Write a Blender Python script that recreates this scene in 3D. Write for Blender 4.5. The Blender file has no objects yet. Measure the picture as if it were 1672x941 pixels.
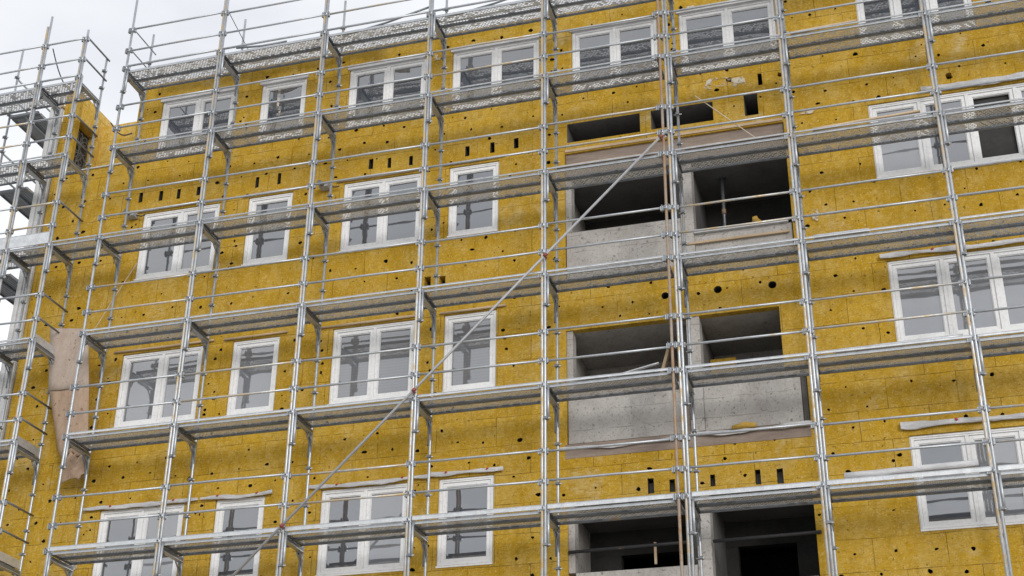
import bpy, bmesh, math, random
from mathutils import Vector, Matrix, geometry, noise
random.seed(11)
PI = math.pi
scene = bpy.context.scene
col = scene.collection

# ------------------------------------------------------------------ materials
class NT:
    def __init__(s, name):
        s.m = bpy.data.materials.new(name); s.m.use_nodes = True
        s.t = s.m.node_tree; s.n = s.t.nodes; s.l = s.t.links
        s.b = s.n['Principled BSDF']; s.out = s.n['Material Output']
    def new(s, typ, **k):
        n = s.n.new(typ)
        for a, v in k.items():
            if a.startswith('i_'):
                n.inputs[a[2:].replace('_', ' ')].default_value = v
            else: setattr(n, a, v)
        return n
    def link(s, a, b): s.l.new(a, b)
    def pos(s): return s.new('ShaderNodeNewGeometry').outputs['Position']
    def mapped(s, scale=(1, 1, 1), src=None):
        mp = s.new('ShaderNodeMapping'); mp.inputs['Scale'].default_value = scale
        s.link(src or s.pos(), mp.inputs['Vector']); return mp.outputs['Vector']
    def noise(s, scale, detail=4, rough=.55, vec=None, dist=0):
        n = s.new('ShaderNodeTexNoise'); n.inputs['Scale'].default_value = scale
        n.inputs['Detail'].default_value = detail; n.inputs['Roughness'].default_value = rough
        n.inputs['Distortion'].default_value = dist
        s.link(vec or s.pos(), n.inputs['Vector']); return n.outputs['Fac']
    def ramp(s, fac, stops, interp='LINEAR'):
        r = s.new('ShaderNodeValToRGB'); cr = r.color_ramp; cr.interpolation = interp
        while len(cr.elements) < len(stops): cr.elements.new(.5)
        for e, (p, c) in zip(cr.elements, stops):
            e.position = p; e.color = (c, c, c, 1) if isinstance(c, (int, float)) else (*c, 1)
        s.link(fac, r.inputs['Fac']); return r.outputs['Color']
    def mix(s, fac, a, b, mode='MIX'):
        m = s.new('ShaderNodeMix', data_type='RGBA', blend_type=mode)
        def put(i, v):
            if isinstance(v, (int, float)): m.inputs[i].default_value = v
            elif isinstance(v, tuple): m.inputs[i].default_value = (*v, 1)
            else: s.link(v, m.inputs[i])
        put(0, fac); put(6, a); put(7, b); return m.outputs[2]
    def math(s, op, a, b=0.5, c=None):
        m = s.new('ShaderNodeMath', operation=op)
        for i, v in enumerate((a, b) if c is None else (a, b, c)):
            if isinstance(v, (int, float)): m.inputs[i].default_value = v
            else: s.link(v, m.inputs[i])
        return m.outputs[0]
    def bump(s, h, strength, dist):
        b = s.new('ShaderNodeBump'); b.inputs['Strength'].default_value = strength
        b.inputs['Distance'].default_value = dist; s.link(h, b.inputs['Height'])
        s.link(b.outputs['Normal'], s.b.inputs['Normal'])
    def set(s, **k):
        for a, v in k.items():
            i = s.b.inputs[a.replace('_', ' ')]
            if isinstance(v, (int, float)): i.default_value = v
            elif isinstance(v, tuple): i.default_value = (*v, 1)
            else: s.link(v, i)
        return s.m

def mat_steel(name, base=(.55, .58, .615), rust=.60, rcol=(.36, .24, .10), metallic=.7, rough=.42):
    t = NT(name)
    rnd = t.new('ShaderNodeObjectInfo').outputs['Random']
    n1 = t.noise(9, 5, .65); n2 = t.noise(2.3, 5, .7); n3 = t.noise(60, 3, .6)
    c = t.mix(t.ramp(n1, [(.3, 0.0), (.7, 1.0)]), tuple(v*.72 for v in base), base)
    c = t.mix(t.math('MULTIPLY', rnd, .35), c, tuple(v*.72 for v in base))
    c = t.mix(t.ramp(n3, [(.55, 0.0), (.72, .6)]), c, tuple(min(1, v*1.45) for v in base))
    rf = t.ramp(n2, [(rust, 0.0), (rust+.08, .85)])
    rf = t.mix(.75, rf, t.ramp(n1, [(.42, 0.0), (.60, 1.0)]), 'MULTIPLY')
    c = t.mix(rf, c, rcol)
    met = t.math('SUBTRACT', metallic, t.math('MULTIPLY', rf, metallic))
    ro = t.math('ADD', t.math('MULTIPLY', n1, .25), rough-.1)
    t.bump(n3, .15, .004)
    return t.set(Base_Color=c, Metallic=met, Roughness=ro)

STEEL = mat_steel('galvanised_steel')
POST = mat_steel('stained_steel', base=(.60, .615, .63), rust=.45, rcol=(.50, .34, .12))
RUSTY = mat_steel('rusty_steel', base=(.42, .36, .30), rust=.40, rcol=(.30, .155, .06), metallic=.4, rough=.6)
DARKSTEEL = mat_steel('dark_steel', base=(.25, .265, .285), rust=.62, rough=.5)  # darker steel for brackets, rear plank sides and lips
MIDSTEEL = mat_steel('dull_steel', base=(.46, .47, .49), rust=.6, metallic=.4, rough=.6)
RED = mat_steel('red_coupler_steel', base=(.30, .08, .07), rust=.5, rcol=(.2, .09, .05), metallic=.3, rough=.55)
ALU = mat_steel('pale_aluminium', base=(.70, .72, .74), rust=.62, rcol=(.40, .26, .12), metallic=.6, rough=.42)
BLACKRAIL = mat_steel('black_painted_steel', base=(.04, .04, .045), rust=.62, metallic=.2, rough=.55)

def mat_mesh():
    t = NT('perforated_sheet')
    v = t.new('ShaderNodeTexBrick'); v.offset = .5; v.inputs['Scale'].default_value = 1
    v.inputs['Brick Width'].default_value = .060; v.inputs['Row Height'].default_value = .040
    v.inputs['Mortar Size'].default_value = .0085; v.inputs['Mortar Smooth'].default_value = .3
    v.inputs['Color1'].default_value = (0, 0, 0, 1); v.inputs['Color2'].default_value = (1, 1, 1, 1); v.inputs['Mortar'].default_value = (0, 0, 0, 1)
    t.link(t.pos(), v.inputs['Vector'])
    hole = t.mix(1.0, t.ramp(v.outputs['Fac'], [(.15, 1.0), (.5, 0.0)]), t.ramp(v.outputs['Color'], [(.16, .25), (.30, 1.0)]), 'MULTIPLY')
    # end strips and a few solid patches where dirt has closed the holes
    dirt = t.ramp(t.noise(1.3, 3), [(.62, 0.0), (.72, .3)])
    hole = t.mix(dirt, hole, (0, 0, 0))
    n = t.noise(5, 4)
    c = t.mix(n, (.74, .75, .76), (.88, .88, .88))
    t.bump(v.outputs['Fac'], .6, .01)
    t.set(Base_Color=c, Metallic=.1, Roughness=.5)
    tr = t.new('ShaderNodeBsdfTransparent'); mx = t.new('ShaderNodeMixShader')
    t.link(hole, mx.inputs[0]); t.link(t.b.outputs[0], mx.inputs[1]); t.link(tr.outputs[0], mx.inputs[2])
    t.link(mx.outputs[0], t.out.inputs['Surface'])
    return t.m
PERF = mat_mesh()

def mat_wool(name='mineral_wool', tint=(1, 1, 1)):
    t = NT(name)
    sx = t.new('ShaderNodeSeparateXYZ'); t.link(t.pos(), sx.inputs[0])
    cb = t.new('ShaderNodeCombineXYZ')
    # wall runs in x (front) or y (returns): the sum keeps boards unstretched on both
    t.link(t.math('ADD', sx.outputs[0], sx.outputs[1]), cb.inputs[0]); t.link(sx.outputs[2], cb.inputs[1])
    wob = t.noise(1.1, 3); wv = t.new('ShaderNodeVectorMath', operation='ADD')
    cw = t.new('ShaderNodeCombineXYZ'); t.link(t.math('MULTIPLY', wob, .05), cw.inputs[0]); t.link(t.math('MULTIPLY', wob, .04), cw.inputs[1])
    t.link(cb.outputs[0], wv.inputs[0]); t.link(cw.outputs[0], wv.inputs[1])
    br = t.new('ShaderNodeTexBrick'); br.offset = .43; br.inputs['Scale'].default_value = 1
    br.inputs['Mortar Size'].default_value = .0055; br.inputs['Mortar Smooth'].default_value = .6
    br.inputs['Brick Width'].default_value = 1.05; br.inputs['Row Height'].default_value = .505
    br.inputs['Color1'].default_value = (0, 0, 0, 1); br.inputs['Color2'].default_value = (1, 1, 1, 1)
    br.inputs['Mortar'].default_value = (.5, .5, .5, 1)
    t.link(wv.outputs[0], br.inputs['Vector'])
    big = t.noise(.55, 3, .6); mid = t.noise(3.2, 5, .65); fine = t.noise(26, 4, .7, dist=1.2)
    fib = t.noise(1, 4, .7, vec=t.mapped((11, 11, 42)), dist=.8)
    A, B = (.53, .325, .026), (.43, .255, .016)
    c = t.mix(br.outputs['Color'], A, B)
    c = t.mix(t.ramp(big, [(.35, 0.0), (.68, .8)]), c, (.42, .248, .014))
    c = t.mix(t.ramp(mid, [(.44, 0.0), (.68, .6)]), c, (.53, .37, .105))
    st = t.noise(1, 5, .7, vec=t.mapped((7, 7, 2.2)), dist=.9)
    c = t.mix(t.ramp(st, [(.34, .7), (.50, 0.0)]), c, (.36, .205, .010))
    c = t.mix(t.ramp(st, [(.56, 0.0), (.72, .45)]), c, (.56, .41, .15))
    c = t.mix(t.ramp(fib, [(.33, .75), (.50, 0.0)]), c, (.29, .18, .028))
    c = t.mix(t.ramp(fine, [(.53, 0.0), (.64, .55)]), c, (.64, .48, .19))
    # scuffed pale places
    sc = t.mix(1.0, t.ramp(t.noise(.95, 4, .6, dist=.6), [(.60, 0.0), (.72, .75)]), t.ramp(fib, [(.38, 0.0), (.56, 1.0)]), 'MULTIPLY')
    c = t.mix(sc, c, (.56, .46, .27))
    sp = t.ramp(t.noise(15, 2, .5), [(.27, .8), (.31, 0.0)])
    c = t.mix(sp, c, (.16, .10, .02))
    br_seam = t.mix(1.0, t.ramp(t.noise(2.1, 3), [(.38, .2), (.56, 1.0)]), br.outputs['Fac'], 'MULTIPLY')
    c = t.mix(br_seam, c, (.14, .085, .016))
    c = t.mix(1.0, c, tuple(tint), 'MULTIPLY')
    h = t.math('ADD', t.math('MULTIPLY', fib, .5), t.math('MULTIPLY', mid, .9))
    h = t.math('SUBTRACT', h, t.math('MULTIPLY', br_seam, .6))
    h = t.math('ADD', h, t.math('MULTIPLY', br.outputs['Color'], .25))
    t.bump(h, .55, .02)
    return t.set(Base_Color=c, Roughness=.95, Specular_IOR_Level=.15)
WOOL = mat_wool()
WOOLSKYLIT = mat_wool('skylit_mineral_wool', (1.4, 1.5, 2.3))  # sky light on the terrace walls put into the wool tint

def mat_noise(name, a, b, scale=4, rough=.8, bump=.3, bdist=.01, spots=None, vec=(1, 1, 1)):
    t = NT(name); v = t.mapped(vec)
    n = t.noise(scale, 6, .65, vec=v); n2 = t.noise(scale*9, 3, .6, vec=v)
    c = t.mix(t.ramp(n, [(.3, 0.0), (.7, 1.0)]), a, b)
    c = t.mix(t.ramp(n2, [(.5, 0.0), (.75, .35)]), c, tuple(x*.55 for x in a))
    if name == 'raw_concrete':
        w = t.new('ShaderNodeTexWave', bands_direction='Z'); w.inputs['Scale'].default_value = .95; w.inputs['Distortion'].default_value = .5
        w.inputs['Detail Scale'].default_value = 3; t.link(t.pos(), w.inputs['Vector'])
        ln = t.mix(1.0, t.ramp(w.outputs['Fac'], [(.0, .55), (.012, 0.0)]), t.ramp(t.noise(3, 3), [(.45, 0.0), (.55, 1.0)]), 'MULTIPLY')
        c = t.mix(ln, c, (.17, .155, .14))
        c = t.mix(t.ramp(t.noise(1, 5, .7, vec=t.mapped((4, 4, .8))), [(.52, 0.0), (.72, .5)]), c, (.27, .245, .215))
        c = t.mix(t.ramp(t.noise(34, 3, .6), [(.33, .8), (.40, 0.0)]), c, (.20, .185, .17))
    if spots:
        c = t.mix(t.ramp(t.noise(scale*5, 2, .5), [(.30, .9), (.34, 0.0)]), c, spots)
    t.bump(t.math('ADD', n, t.math('MULTIPLY', n2, .5)), bump, bdist)
    return t.set(Base_Color=c, Roughness=rough, Specular_IOR_Level=.3)
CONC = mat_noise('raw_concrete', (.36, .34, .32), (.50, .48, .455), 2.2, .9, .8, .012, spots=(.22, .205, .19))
CONCDARK = mat_noise('shade_darkened_concrete', (.13, .127, .122), (.20, .195, .19), 1.8, .9, .4, .01)  # concrete darkened so its colour carries the interior shade
HOLLOWSHADE = mat_noise('painted_hollow_shade', (.035, .035, .035), (.06, .058, .055), 2, .9, .2, .01)  # near-black colour paints the shade inside rooms, openings and holes
BROWN = mat_noise('bare_lintel', (.20, .155, .13), (.33, .265, .22), 3, .9, .4, .01, vec=(.5, 1, 3))
PVC = mat_noise('white_window_frame', (.76, .77, .78), (.83, .83, .83), 2, .35, .05, .002)
TRIM = mat_noise('white_corner_trim', (.48, .49, .50), (.66, .66, .66), 3, .5, .2, .006)
FILM = mat_noise('white_plastic_film', (.42, .42, .43), (.68, .68, .69), 6, .35, .8, .02, vec=(.5, 2, 2))
TARP = mat_noise('white_roof_foil', (.66, .67, .68), (.82, .82, .83), 3, .45, .7, .03)
WOOD = mat_noise('pale_wood', (.42, .30, .18), (.58, .46, .32), 5, .75, .3, .005, vec=(.3, 2, 2))
BOARD = mat_noise('pinkish_board', (.37, .29, .235), (.50, .42, .36), 3, .85, .4, .006, spots=(.25, .17, .12), vec=(1.5, 1, .6))
BOARDTAN = mat_noise('tan_board', (.32, .22, .15), (.46, .34, .25), 2.5, .85, .4, .006, spots=(.2, .12, .07), vec=(2.5, 1, .5))
CORD = mat_noise('pale_cord', (.50, .42, .32), (.62, .55, .46), 9, .8, .1, .002)
DARKCORD = mat_noise('dark_cable', (.03, .03, .03), (.06, .06, .06), 9, .6, .1, .002)
GREYBOX = mat_noise('grey_plastic', (.30, .31, .32), (.45, .46, .47), 6, .5, .2, .004)
REDTAPE = mat_noise('red_tape', (.40, .05, .05), (.5, .08, .07), 9, .6, .1, .002)
FOAM = mat_noise('yellow_foam', (.45, .28, .05), (.55, .36, .09), 9, .9, .8, .02)
GROUND = mat_noise('gravel_ground', (.30, .29, .27), (.42, .41, .39), 1.2, .95, .4, .02)
ROOFM = mat_noise('roof_membrane', (.25, .25, .25), (.33, .33, .33), 1.5, .85, .2, .01)

def mat_glass(name, body, f0=2.6, wav=.02):
    t = NT(name)
    n = t.noise(1.0, 2, .5, vec=t.mapped((1.1, 1, 2.4)))
    t.bump(n, .2, wav)
    c = t.mix(t.noise(2.5, 3), body, tuple(x*1.25 for x in body))
    return t.set(Base_Color=c, Roughness=.03, IOR=f0)
GLASS = mat_glass('window_glass', (.058, .066, .082), 3.0)
GLASSBLIND = mat_glass('window_glass_blind', (.165, .175, .195), 2.8)
def mat_blind():
    t = NT('window_glass_slatted_blind')
    w = t.new('ShaderNodeTexWave', bands_direction='Z'); w.inputs['Scale'].default_value = 5.5
    w.inputs['Distortion'].default_value = .15
    t.link(t.pos(), w.inputs['Vector'])
    c = t.mix(w.outputs['Fac'], (.16, .168, .185), (.18, .188, .205))
    return t.set(Base_Color=c, Roughness=.03, IOR=2.6)
GLASSSLAT = mat_blind()

# ------------------------------------------------------------------ mesh helpers
class MB:
    def __init__(s): s.bm = bmesh.new(); s.mats = []
    def mi(s, m):
        if m not in s.mats: s.mats.append(m)
        return s.mats.index(m)
    def box(s, a, b, m):
        x0, y0, z0 = a; x1, y1, z1 = b; i = s.mi(m)
        v = [s.bm.verts.new(p) for p in ((x0,y0,z0),(x1,y0,z0),(x1,y1,z0),(x0,y1,z0),(x0,y0,z1),(x1,y0,z1),(x1,y1,z1),(x0,y1,z1))]
        for f in ((3,2,1,0),(4,5,6,7),(0,1,5,4),(1,2,6,5),(2,3,7,6),(3,0,4,7)):
            s.bm.faces.new([v[k] for k in f]).material_index = i
        return s
    def tube(s, pts, r, m, n=10, caps=True, wob=0):
        i = s.mi(m); pts = [Vector(p) for p in pts]; rings = []
        d0 = (pts[1]-pts[0]).normalized()
        up = Vector((0, 0, 1)) if abs(d0.z) < .9 else Vector((1, 0, 0))
        for k, p in enumerate(pts):
            d = (pts[min(k+1, len(pts)-1)]-pts[max(k-1, 0)]).normalized()
            a = d.cross(up).normalized(); b = d.cross(a).normalized()
            rr = r[k] if isinstance(r, (list, tuple)) else r
            rings.append([s.bm.verts.new(p+(a*math.cos(2*PI*j/n)+b*math.sin(2*PI*j/n))*rr*(1+(random.uniform(-wob, wob) if wob else 0))) for j in range(n)])
        for q in range(len(rings)-1):
            for j in range(n):
                f = s.bm.faces.new((rings[q][j], rings[q][(j+1) % n], rings[q+1][(j+1) % n], rings[q+1][j]))
                f.material_index = i; f.smooth = True
        if caps:
            for R in (rings[0], rings[-1]):
                f = s.bm.faces.new(R); f.material_index = i
        return s
    def mesh(s, name):
        bmesh.ops.recalc_face_normals(s.bm, faces=s.bm.faces)
        me = bpy.data.meshes.new(name); s.bm.to_mesh(me); s.bm.free()
        for m in s.mats: me.materials.append(m)
        return me
    def build(s, name, parent=None, loc=None): return link(name, s.mesh(name), parent, loc)
def link(name, me, parent=None, loc=None):
    o = bpy.data.objects.new(name, me); col.objects.link(o)
    if loc is not None: o.location = loc
    if parent: o.parent = parent
    return o
def tag(o, label, cat, group=None):
    o['label'] = label; o['category'] = cat
    if group: o['group'] = group
    return o
def empty(name, label, cat, loc=(0, 0, 0), group=None):
    o = bpy.data.objects.new(name, None); col.objects.link(o); o.location = loc
    o.empty_display_size = .2
    return tag(o, label, cat, group)
def structure(o): o['kind'] = 'structure'; return o

# ------------------------------------------------------------------ layout (metres; x along the facade, y into the building, z up)
GZ = -8.7
LV = {1: 9.80, 2: 7.95, 3: 5.97, 4: 4.0, 5: 2.03, 6: 0.0}
XA, XB = -10.53, -9.60
SX = {1: -8.57, 2: -6.49, 3: -4.31, 4: -2.17, 5: 0.0, 6: 2.05, 7: 4.16, 8: 6.51, 9: 8.90}
X6B = 2.20
DIN = .76
F = 1.12          # insulation face
TR = .0240        # tube radius
GAP = .30         # render of boards

# ------------------------------------------------------------------ setting
g = MB(); g.box((-400, -400, GZ-.3), (400, 400, GZ), GROUND); structure(g.build('ground'))

# ------------------------------------------------------------------ building
bld = empty('apartment_building', 'apartment block under renovation, clad in yellow mineral wool boards, white windows and open loggias', 'building', (0, F, GZ))
BI = (0, -F, -GZ)          # children are modelled in world coordinates
def part(mb, name, parent=bld): return mb.build(name, parent, BI if parent is bld else (0, 0, 0))

# openings
wins = []     # (x0, x1, z0, z1, sashes, glass kinds)
def rowwin(z0, z1, cols, g):
    for (x0, x1, n) in cols: wins.append((x0, x1, z0, z1, n, g))
rowwin(8.33, 9.69, [(-8.36, -6.72, 2), (-6.15, -5.17, 1), (-4.27, -2.66, 2), (-2.14, -.41, 2), (.21, 1.84, 2), (2.24, 4.0, 2), (5.41, 7.36, 3)], 'a')
std = [(-8.43, -6.77, 2), (-6.18, -5.25, 1), (-4.22, -2.64, 2), (-2.13, -1.17, 1), (5.40, 8.62, 4)]
rowwin(5.60, 7.06, std, 'b'); rowwin(2.57, 4.03, std, 'c'); rowwin(-.46, 1.02, std, 'd')

holes = []    # (loop [(x,z)..], depth, cap material or None)
def rect(x0, z0, x1, z1): return [(x0, z0), (x1, z0), (x1, z1), (x0, z1)]
for (x0, x1, z0, z1, n, gk) in wins: holes.append((rect(x0, z0, x1, z1), .14, None))
for r in ((.11, 7.21, 1.455, 7.61), (1.655, 7.22, 2.77, 7.62), (3.32, 7.21, 3.56, 7.65)): holes.append((rect(*r), 1.6, HOLLOWSHADE))
LOG = {'b': (4.42, 5.36, 6.98), 'c': (1.40, 2.33, 3.45), 'd': (-1.62, -.72, .43)}
holes.append((rect(.06, 4.42, 3.97, 6.98), .14, None))
holes.append(([(.06, 1.40), (3.97, 1.40), (3.97, 2.36), (3.63, 2.36), (3.63, 3.45), (.06, 3.45)], .14, None))
holes.append((rect(.06, -1.62, 3.90, .43), .14, None))
def px2wall(u, v):   # photo measurements of holes, converted once with the solved camera
    Rm = Matrix.Rotation(CAMR[2], 3, 'Z') @ Matrix.Rotation(CAMR[1], 3, 'Y') @ Matrix.Rotation(CAMR[0], 3, 'X')
    d = Rm @ Vector(((u-836)/2349.6, -(v-470.5)/2349.6, -1)); C = Vector(CAMC)
    P = C+d*((F-C.y)/d.y); return P.x, P.z
CAMC = (5.4795, -20.1438, -7.0334); CAMR = [math.radians(a) for a in (117.2492, -.5462, 16.4218)]
slots = [(230,323),(263,320),(292,317),(325,312),(420,298),(456,292),(606,268),(636,266),(671,262),(763,247),(804,241),(843,234),
         (1063,794),(1098,793),(1164,785),(1238,779),(1274,777),(1241,130)]
for u, v in slots:
    x, z = px2wall(u, v); w = random.uniform(.035, .05); h = random.uniform(.095, .125)
    k = random.uniform(-.008, .008)
    holes.append(([(x-w, z-h), (x+w, z-h+k), (x+w*.9, z+h), (x-w, z+h+k)], .30, HOLLOWSHADE))
def blob(x, z, r, n=8, j=.25, sq=1):
    a0 = random.uniform(0, PI)
    return [(x+r*sq*random.uniform(1-j, 1+j)*math.cos(a0+2*PI*i/n), z+r*random.uniform(1-j, 1+j)*math.sin(a0+2*PI*i/n)) for i in range(n)]
for u, v, r in [(1086,483,.065),(1172,473,.068),(1261,465,.068)]:
    x, z = px2wall(u, v); holes.append((blob(x, z, r, 16, .03), .9, HOLLOWSHADE))
for u, v, r in [(1549,124,.06),(1190,131,.05),(1273,122,.05),(310,783,.05)]:
    x, z = px2wall(u, v); holes.append((blob(x, z, r, 9, .3, 1.1), .12, HOLLOWSHADE))
for u, v, w, h in [(698,460,.06,.10),(722,459,.06,.10)]:
    x, z = px2wall(u, v); holes.append((rect(x-w, z-h, x+w, z+h), .2, HOLLOWSHADE))
XL, XR, ZT0, ZT = -10.68, 12.5, 8.30, 10.15
def box_of(loop): xs = [p[0] for p in loop]; zs = [p[1] for p in loop]; return min(xs), min(zs), max(xs), max(zs)
blk = [box_of(h[0]) for h in holes]
cells = {}
def free(x, z, m):
    if z > ZT-.1 or x < XL+.08 or (z > ZT0-.1 and x < -8.8): return False
    for (a, b, c, d) in blk:
        if a-m < x < c+m and b-m < z < d+m: return False
    ci, cj = int(x/.3), int(z/.3)
    for i in (-1, 0, 1):
        for j in (-1, 0, 1):
            for (p, q) in cells.get((ci+i, cj+j), ()):
                if (p-x)**2+(q-z)**2 < .075**2: return False
    cells.setdefault((ci, cj), []).append((x, z)); return True
ndow = 0
def dowel(x, z):
    global ndow
    if free(x, z, .05):
        r = random.choice((.018, .022, .027, .031, .036)); ndow += 1
        holes.append((blob(x, z, r, 7, .32, random.choice((1, 1, 1.35))), .26, HOLLOWSHADE))
zz = -1.4; row = 0
while zz < 10.2:
    xx = -10.6+(.3 if row % 2 else 0)
    while xx < 8.6:
        if random.random() < .72: dowel(xx+random.uniform(-.1, .1), zz+random.uniform(-.07, .07))
        xx += .56
    zz += .33; row += 1
for (x0, x1, z0, z1, n, gk) in wins:
    for sx in (x0-.2, x1+.2):
        for k in range(4):
            if random.random() < .5: dowel(sx+random.uniform(-.09, .09), random.uniform(z0, z1))

# the insulation sheet: a triangulated outline with every opening cut through it
outer = [(XL, -8.7), (XR, -8.7), (XR, ZT), (-8.9, ZT), (-8.9, ZT0), (XL, ZT0)]
V, E, loops = [], [], []
for L in [outer]+[h[0] for h in holes]:
    s0 = len(V); V += [Vector(p) for p in L]; n = len(L)
    E += [(s0+i, s0+(i+1) % n) for i in range(n)]; loops.append((s0, n))
# extra inner points keep the triangles short so that the sheet can be slightly uneven
for i in range(46):
    for j in range(26):
        x = -10.5+i*.45; z = -1.6+j*.45
        if z < ZT0-.1 or (x > -8.7 and z < ZT-.1):
            ok = all(not (a-.06 < x < c+.06 and b-.06 < z < d+.06) for (a, b, c, d) in [box_of(h[0]) for h in holes])
            if ok: V.append(Vector((x, z)))
res = geometry.delaunay_2d_cdt(V, E, [], 0, 1e-5)
vo, fo = res[0], res[2]
def inside(p, L):
    c = False; n = len(L)
    for i in range(n):
        x0, y0 = L[i]; x1, y1 = L[(i+1) % n]
        if (y0 > p[1]) != (y1 > p[1]) and p[0] < (x1-x0)*(p[1]-y0)/(y1-y0)+x0: c = not c
    return c
hb = [(box_of(h[0]), h[0]) for h in holes]
def relief(x, z):
    return F-.012*noise.noise(Vector((x*.9, z*1.3, 3.1)))-.006*noise.noise(Vector((x*3.1, z*3.7, 7.7)))
mb = MB(); wi = mb.mi(WOOL)
bv = [mb.bm.verts.new((v.x, relief(v.x, v.y), v.y)) for v in vo]
for f in fo:
    cx = sum(vo[i].x for i in f)/3; cz = sum(vo[i].y for i in f)/3
    if not inside((cx, cz), outer): continue
    if any(b[0] < cx < b[2] and b[1] < cz < b[3] and inside((cx, cz), L) for b, L in hb): continue
    ff = mb.bm.faces.new([bv[i] for i in f]); ff.material_index = wi; ff.smooth = True
for L, dep, cap in holes:
    a = [mb.bm.verts.new((x, relief(x, z), z)) for x, z in L]
    cxm = sum(p[0] for p in L)/len(L); czm = sum(p[1] for p in L)/len(L)
    b = [mb.bm.verts.new((x, F+dep, z)) for x, z in L]
    ri = mb.mi(CONCDARK) if dep > 1 else (mb.mi(HOLLOWSHADE) if cap and dep > .2 else wi)  # hole sides get dark colours in place of real shade
    for i in range(len(L)):
        k = (i+1) % len(L); mb.bm.faces.new((a[i], a[k], b[k], b[i])).material_index = ri
    if cap: mb.bm.faces.new(b).material_index = mb.mi(cap)
a = [mb.bm.verts.new((x, relief(x, z), z)) for x, z in outer]; b = [mb.bm.verts.new((x, F+.14, z)) for x, z in outer]
for i in range(len(outer)):
    k = (i+1) % len(outer); mb.bm.faces.new((a[i], a[k], b[k], b[i])).material_index = wi
part(mb, 'insulated_wall')

# body of the block behind the insulation
mb = MB()
mb.box((XL-.02, F+3.3, GZ), (-8.75, 9, ZT0-.02), CONCDARK)
mb.box((-8.75, F+6, GZ), (XR, 9, ZT-.05), CONCDARK)
part(mb, 'rear_wall')
mb = MB(); mb.box((-8.88, F+.15, ZT-.12), (XR, 9.2, ZT-.01), ROOFM); part(mb, 'roof')
mb = MB(); mb.box((XR-.25, F+.15, GZ), (XR-.003, 9, ZT-.13), CONC); part(mb, 'side_wall')
mb = MB(); mb.box((-10.93, F+.03, GZ), (-10.69, 9, 8.28), CONC); part(mb, 'side_wall')
mb = MB(); mb.box((-8.9, F+.142, ZT0+.02), (-8.72, 9, ZT-.13), WOOL); part(mb, 'side_wall')
mb = MB(); mb.box((XL+.003, F+.142, ZT0-.15), (-8.92, 5, ZT0-.012), ROOFM); mb.box((XL+.01, F-.03, ZT0+.003), (-8.91, F+.17, ZT0+.03), ALU); part(mb, 'terrace_floor')
# terrace: end wall with a grille, and a back wall
mb = MB(); x0, x1, y0, y1, z0, z1 = XL, -10.32, F, 2.02, ZT0+.035, 10.28
mb.box((x0, y0, z0), (x1, y0+.10, z1), WOOL); mb.box((x0, 1.88, z0), (x1, 3.6, z1), WOOLSKYLIT)
mb.box((x0, y0+.10, 9.66), (x1, 1.88, z1), WOOLSKYLIT); mb.box((x0, y0+.10, z0), (x1, 1.88, 8.5), WOOL)
part(mb, 'terrace_end_wall')
mb = MB(); mb.box((x0+.06, y0+.103, 8.503), (x0+.16, 1.877, 9.657), HOLLOWSHADE)
for k in range(16):
    pts = []; cy = random.uniform(1.3, 1.75); cz = random.uniform(8.7, 9.45); r = random.uniform(.06, .17)
    for q in range(9): pts.append((x0+.24+.02*math.sin(q), min(1.86, max(1.24, cy+r*math.cos(q*.7+k))), min(9.63, max(8.52, cz+r*1.4*math.sin(q*.7+k)))))
    mb.tube(pts, .012, CONCDARK, 5)
part(mb, 'terrace_grille')
mb = MB(); mb.box((-10.318, 2.0, ZT0+.035), (-8.905, 2.2, 9.98), WOOLSKYLIT); part(mb, 'terrace_back_wall')
# white corner trim in lengths
trims = [(8.75, 9.93, 0), (6.55, 8.33, -.02), (4.35, 6.25, 0), (2.25, 4.18, -.02), (-1.5, 2.05, 0)]
for (z0, z1, dx) in trims:
    mb = MB(); xo = -10.97+dx
    mb.box((xo, F-.075, z0), (xo+.10, F+.06, z1), TRIM); mb.box((xo+.102, F-.045, z0+.02), (xo+.135, F+.05, z1-.015), TRIM)
    mb.box((xo+.137, F-.068, z0), (xo+.29, F-.012, z1-.03), TRIM); mb.box((xo-.001, F+.062, z0), (xo+.03, F+.45, z1-.06), TRIM)
    part(mb, 'corner_trim')
    mb = MB(); mb.box((xo+.02, F-.09, z1+.004), (xo+.3, F+.05, z1+.06), WOOD); part(mb, 'trim_packing')

def patch(x, z, w, h, mt, nm='filler_patch'):
    n = 18; m = MB(); i = m.mi(mt)
    rim = []
    for k in range(n):
        an = 2*PI*k/n; f = .8+.35*noise.noise(Vector((math.cos(an)*1.5+x*3, math.sin(an)*1.5, z*2)))
        px, pz = x+w*f*math.copysign(abs(math.cos(an))**.6, math.cos(an)), z+h*f*math.copysign(abs(math.sin(an))**.6, math.sin(an)); rim.append((px, pz))
    v = [m.bm.verts.new((a, F-.0205, b)) for a, b in rim]; m.bm.faces.new(v).material_index = i
    part(m, nm); return
def mat_filler():
    t = NT('pale_filler'); n = t.noise(6, 5, .7); n2 = t.noise(22, 3, .6)
    c = t.mix(n2, (.48, .40, .27), (.64, .60, .53)); t.bump(n, .6, .01)
    t.set(Base_Color=c, Roughness=.9)
    tr = t.new('ShaderNodeBsdfTransparent'); mx = t.new('ShaderNodeMixShader')
    t.link(t.ramp(n, [(.46, 0.0), (.56, 1.0)]), mx.inputs[0]); t.link(tr.outputs[0], mx.inputs[1]); t.link(t.b.outputs[0], mx.inputs[2])
    t.link(mx.outputs[0], t.out.inputs['Surface']); return t.m
PATCH = mat_filler()
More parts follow.
